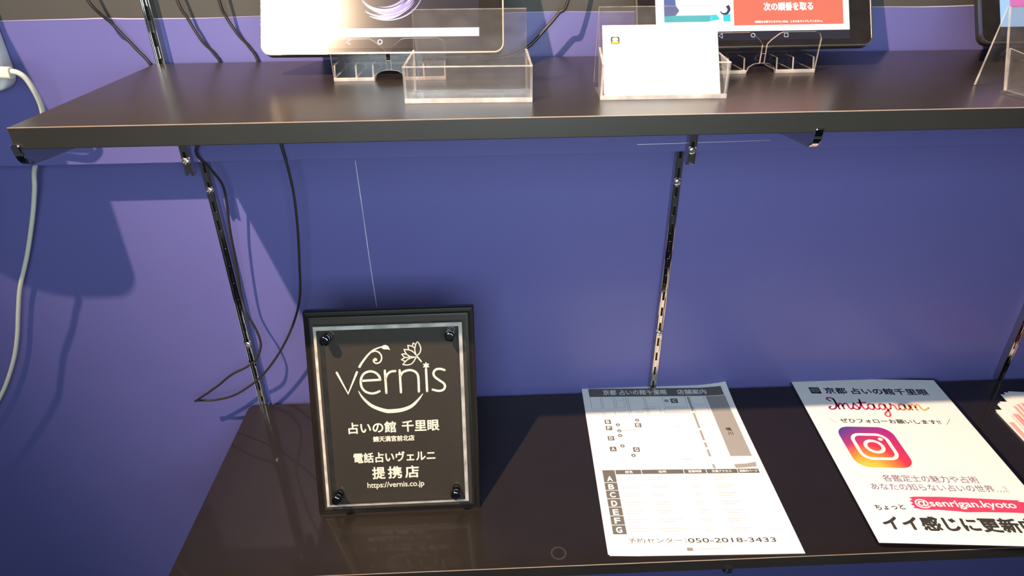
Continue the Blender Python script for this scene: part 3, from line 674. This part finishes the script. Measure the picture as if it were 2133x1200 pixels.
# clear tablet stands
def stand_parts(t):
    Tl = Matrix.Translation((0, 0.003, 0)) @ XZ
    def lobe(sg):
        p = [(2.0, 16), (2.0, 25), (5.5, 29), (12, 34), (15, 35.2), (44, 35.2), (48.2, 33.4), (50.2, 29), (50.0, 21), (49.6, 0), (13.5, 0), (11.5, 5.5), (7, 8.2), (2.0, 8.8)]
        pts = [(sg * x, y) for x, y in p]
        return pts if sg < 0 else pts[::-1]
    b2 = MB(Tl @ mm())
    for sg in (-1, 1): b2.prism([(x, y) for x, y in lobe(sg)], -0.0012, 0.0012, 0, side=1)
    b2.prism([(-2.0, 8.8), (2.0, 8.8), (2.0, 17), (-2.0, 17)], -0.0012, 0.0012, 0, side=1)
    b2.build('front_lip', [M['acrylic'], M['acrylic_edge']], t)
    for sg in (-1, 1):
        b = MB(); x0, x1 = (-0.0495, -0.0137) if sg < 0 else (0.0137, 0.0495)
        b.box((x0, 0.0005, 0.0002), (x1, 0.060, 0.0022), 0); b.box((x0, 0.0014, 0.0002), (x1, 0.0028, 0.0030), 1)
        b.build('foot', [M['acrylic'], M['acrylic_edge']], t)
    for x in (-0.0488, -0.0300, -0.0150, 0.0150, 0.0300, 0.0488):
        b = MB(); b.prism([(0.004, 0.0024), (0.058, 0.0024), (0.050, 0.0128), (0.0072, 0.0128)], -0.0007, 0.0007, 0, side=1, X=Matrix(((0, 0, 1, x), (1, 0, 0, 0), (0, 1, 0, 0), (0, 0, 0, 1))))
        b.build('rib', [M['acrylic'], M['acrylic_edge']], t)
    b = MB(); b.box((-0.0495, 0.0082, 0.0129), (0.0495, 0.050, 0.0147), 0); b.build('ledge', M['acrylic'], t)
    Tb = Matrix.Translation((0, 0.0335, 0.0150)) @ Matrix.Rotation(-TL, 4, 'X') @ XZ
    b = MB(Tb); b.prism(rrect(-0.040, 0.002, 0.040, 0.062, 0.006), -0.002, 0.0, 0, side=1); b.build('back_rest', [M['acrylic'], M['acrylic_edge']], t)
def stand(label, x, y):
    t = thing('tablet_stand', label, 'tablet stand', (x, y, ZU), 0, 'clear acrylic tablet stands'); stand_parts(t); return t
s1 = stand('clear plastic tablet stand under the tablet with the dark swirl picture', -0.0985, -0.1525)
for x, lb in ((0.2365, 'clear plastic tablet stand under the tablet with the salmon button'), (0.548, 'clear plastic tablet stand under the tablet with the pale blue and pink screen')):
    c = copy_tree(s1); c.location = (x, -0.1510, ZU); c['label'] = lb

# ------------------------------------------------------------------ clear card holders
def holder(label, x, y, rz=0.0):
    t = thing('card_holder', label, 'card holder', (x, y, ZU), rz, 'clear acrylic card holders on the upper shelf')
    th = 0.0022
    b = MB(); wl, wb_ = 0.0495, 0.0460
    A = [M['acrylic_haze'], M['acrylic_edge']]
    b.box((-wl, 0, 0.0003), (wl, th, 0.0272), 0); b.box((-wl, 0.0001, 0.0268), (wl, th - 0.0001, 0.0275), 1)
    b.build('front_lip', A, t)
    b = MB(); b.box((-wl, th, 0.0003), (wl, 0.036, 0.0024), 0); b.box((-wl, 0.0, 0.0002), (wl, 0.0030, 0.0032), 1); b.build('base', A, t)
    T = Matrix.Translation((0, 0.0345, 0.0024)) @ Matrix.Rotation(math.radians(-19), 4, 'X') @ XZ
    b = MB(T); b.prism([(-wb_, 0), (wb_, 0), (wb_, 0.063), (-wb_, 0.063)], -th, 0, 0, side=1); b.build('back_plate', A, t)
    yt, zt_ = 0.0345 + 0.063 * math.sin(math.radians(19)) + th, 0.0024 + 0.063 * math.cos(math.radians(19))
    b = MB(); y0, z0 = 0.0640, 0.0003
    L = Matrix(((0, 0, 1, 0), (1, 0, 0, 0), (0, 1, 0, 0), (0, 0, 0, 1)))
    b.prism([(yt, zt_), (yt + 0.0012, zt_ - 0.0008), (y0 + 0.0022, z0), (y0, z0)], -wb_, wb_, 1, side=0, X=L); b.build('rear_leg', A, t)
    for sg in (-1, 1):
        b = MB(); x0 = sg * wl; x1 = sg * (wb_ + 0.0005)
        q = [(x0, th, 0.0024), (x0, th, 0.0272), (x1, 0.0440, 0.0325), (x1, 0.0350, 0.0024)]
        q2 = [(a - sg * 0.0018, b_, c_) for a, b_, c_ in q]
        b.add(q + q2, [(0, 1, 2, 3), (7, 6, 5, 4)], 0); b.add(q + q2, [(0, 4, 5, 1), (1, 5, 6, 2), (2, 6, 7, 3), (3, 7, 4, 0)], 1)
        b.build('side_wing', A, t)
    return t
holder('empty clear acrylic card holder in front of the tablet with dark swirl picture', -0.0270, -0.2400, math.radians(-2))
h2 = holder('clear acrylic card holder full of white cards, in front of the salmon button tablet', 0.1252, -0.2405, math.radians(-1.0))
h3 = holder('clear acrylic card holder at the right end of the upper shelf, turned sideways', 0.4480, -0.2700, math.radians(8))
def cards(hx, hy, rz, n, lab):
    for k in range(n):
        y = 0.0035 + 0.0011 * k
        T = Matrix.Translation((hx, hy, ZU)) @ Matrix.Rotation(rz, 4, 'Z') @ Matrix.Translation((0, y, 0.0030)) @ Matrix.Rotation(math.radians(-34 + 0.5 * k), 4, 'X')
        front = k == 0
        t = bpy.data.objects.new('business_card', None); COL.objects.link(t); t.empty_display_size = 0.01; t.matrix_world = T
        ord_ = ['front', 'second', 'third', 'fourth', 'fifth', 'sixth'][k]
        tag(t, '%s white business card in %s' % (ord_, lab), 'business card', 'white business cards in ' + lab)
        b = MB(XZ); b.box((-0.0455, 0, -0.0004), (0.0455, 0.055, 0.0)); b.build('card_stock', M['paper'], t)
        if front:
            b = MB(XZ @ mm()); b.poly(rrect(-39.5, 41.5, -32.5, 47.5, 1.4), 0.0001, 0); b.rect(-38.6, 42.0, -33.4, 44.0, 0.0002, 1); b.disc(-36, 45.4, 2.3, 0.0002, 2, ry=1.4)
            b.build('printed_logo', [M['logo_dark'], M['gold'], M['ink_white']], t)
cards(0.1252, -0.2405, math.radians(-1.0), 6, 'the holder before the salmon button tablet')
cards(0.4480, -0.2700, math.radians(8), 5, 'the holder at the right end of the upper shelf')

# ------------------------------------------------------------------ cables
yp = -PP - 0.0048
c = MB(); c.tube([(-0.415, -PP - 0.004, 1.20), (-0.410, -PP - 0.006, 0.80), (-0.402, -PP - 0.016, 0.60), (-0.3920, -PP - 0.022, 0.5375), (-0.3780, -PP - 0.012, 0.5094), (-0.3638, -PP - 0.010, 0.4868), (-0.3545, -PP - 0.0085, 0.4700), (-0.352, -PP - 0.006, 0.43)], 0.0016)
tag(c.build('black_cable', M['cable_black']), 'thin black cable slanting down past the left end of the upper shelf', 'cable')
pts = [(-0.335, -0.043, 1.20), (-0.330, -0.046, 0.80), (-0.320, -0.052, 0.60), (-0.3103, -0.052, 0.5321), (-0.3050, -0.050, 0.5148), (-0.2965, -0.048, 0.4925), (-0.2870, yp + 0.0012, 0.4755), (-0.290, yp + 0.0012, 0.45), (-0.312, yp, 0.405), (-0.3308, yp - 0.004, 0.3804), (-0.3254, -0.036, 0.3581), (-0.3195, -0.027, 0.3353),
       (-0.3205, -0.024, 0.3130), (-0.3250, -0.022, 0.2770), (-0.3285, -0.020, 0.2260), (-0.3310, -0.022, 0.1820), (-0.3278, -0.028, 0.1653), (-0.3201, -0.030, 0.1433), (-0.3161, -0.032, 0.1232), (-0.3181, -0.034, 0.1097), (-0.3267, -0.036, 0.0947),
       (-0.3415, -0.036, 0.0836), (-0.3628, -0.036, 0.0726), (-0.3861, -0.035, 0.0535), (-0.4190, -0.033, 0.0300), (-0.4215, -0.031, 0.0276), (-0.4170, -0.030, 0.0268), (-0.3952, -0.031, 0.0276), (-0.3673, -0.033, 0.0364), (-0.3376, -0.033, 0.0556), (-0.3140, -0.033, 0.0786),
       (-0.2889, -0.034, 0.1124), (-0.2665, -0.036, 0.1524), (-0.2522, -0.038, 0.1909), (-0.2445, -0.040, 0.2378), (-0.2388, -0.041, 0.2822), (-0.2357, -0.042, 0.3244), (-0.2363, -0.043, 0.3561), (-0.2386, -0.0435, 0.3795),
       (-0.243, yp + 0.0012, 0.42), (-0.2482, yp + 0.0012, 0.4753), (-0.2599, -0.048, 0.4987), (-0.2677, -0.050, 0.5165), (-0.2703, -0.052, 0.5316), (-0.276, -0.054, 0.60), (-0.285, -0.046, 0.80), (-0.290, -0.043, 1.20)]
c = MB(); c.tube(pts, 0.0015, smooth=5)
tag(c.build('black_cable', M['cable_black']), 'black cable hanging in a long loop beside the left rail', 'cable')
c = MB(); c.tube([(0.105, -PP - 0.004, 1.20), (0.100, -PP - 0.006, 0.80), (0.082, -PP - 0.020, 0.60), (0.0695, -PP - 0.022, 0.5277), (0.0605, -PP - 0.02, 0.5149), (0.0465, -PP - 0.02, 0.4996), (0.0289, -PP - 0.02, 0.4831), (0.005, -PP - 0.022, 0.4745), (-0.03, -PP - 0.02, 0.4738)], 0.0017)
tag(c.build('black_cable', M['cable_black']), 'black cable on the wall between the two larger tablets', 'cable')

# wall charger at the left edge with its white cable
ch = thing('wall_charger', 'pale grey rounded charger box on the wall at the left edge', 'charger', (-0.498, -PP, 0.449))
b = MB(XZ); b.prism([(-0.028 + 0.028 * math.sin(PI / 16 * k), 0.028 - 0.028 * math.cos(PI / 16 * k)) for k in range(9)] + [(0, 0.16), (-0.155, 0.16)] + [(-0.155 + 0.10 - 0.10 * math.cos(PI / 16 * k), 0.075 - 0.075 * math.sin(PI / 16 * k)) for k in range(9)], 0.0003, 0.128, smooth_side=True, X=Matrix.Translation((-0.011, 0, 0))); b.build('body', M['plastic_white'], ch, bevel=0.006, bseg=4)
b = MB(XZ); b.prism(rrect(-0.15, 0.0, 0.003, 0.16, 0.016, 6), 0.0002, 0.020, smooth_side=True); b.build('back_plate', M['plastic_white'], ch, bevel=0.004, bseg=3)
wc = thing('charging_cable', 'white charging cable hanging from the charger at the left edge', 'cable', (-0.498, -0.095, 0.476))
b = MB(Matrix.Translation((0, 0, 0)) @ Matrix.Rotation(math.radians(3), 4, 'Y')); b.prism(rrect(-0.0055, -0.0045, 0.0055, 0.0045, 0.003, 4), 0.0005, 0.036, X=Matrix.Rotation(PI / 2, 4, 'Y'), smooth_side=True); b.build('plug', M['cable_white'], wc, bevel=0.001)
wpts = [(-0.4640, -0.095, 0.4757), (-0.4575, -0.094, 0.4742), (-0.4535, -0.091, 0.4680), (-0.4525, -0.087, 0.4560), (-0.4555, -0.080, 0.4400), (-0.4634, -0.072, 0.4235), (-0.4830, -0.052, 0.3960), (-0.5237, -0.024, 0.3580), (-0.5371, -0.018, 0.3312), (-0.5542, -0.014, 0.2962), (-0.5796, -0.012, 0.2463),
 (-0.6052, -0.012, 0.2002), (-0.6203, -0.012, 0.1655), (-0.6349, -0.012, 0.1294), (-0.6512, -0.012, 0.0957), (-0.6724, -0.012, 0.0609), (-0.6929, -0.012, 0.0323), (-0.7297, -0.012, -0.0122), (-0.7911, -0.012, -0.0817)]
b = MB(Matrix.Translation((0.498, 0.095, -0.476))); b.tube(wpts, 0.0026); b.build('cord', M['cable_white'], wc)
b = MB(Matrix.Translation((0.498, PP, -0.449))); b.tube([(-0.562, -0.10, 0.4495), (-0.564, -0.10, 0.40), (-0.5637, -0.1, 0.349), (-0.5744, -0.1, 0.3248), (-0.5875, -0.1, 0.2986), (-0.6084, -0.1, 0.2647), (-0.6275, -0.1, 0.2219), (-0.6424, -0.1, 0.1938), (-0.6909, -0.1, 0.1346), (-0.7637, -0.1, 0.0564), (-0.8268, -0.1, -0.0053)], 0.0030)
b.build('mains_cord', M['plastic_white'], ch)
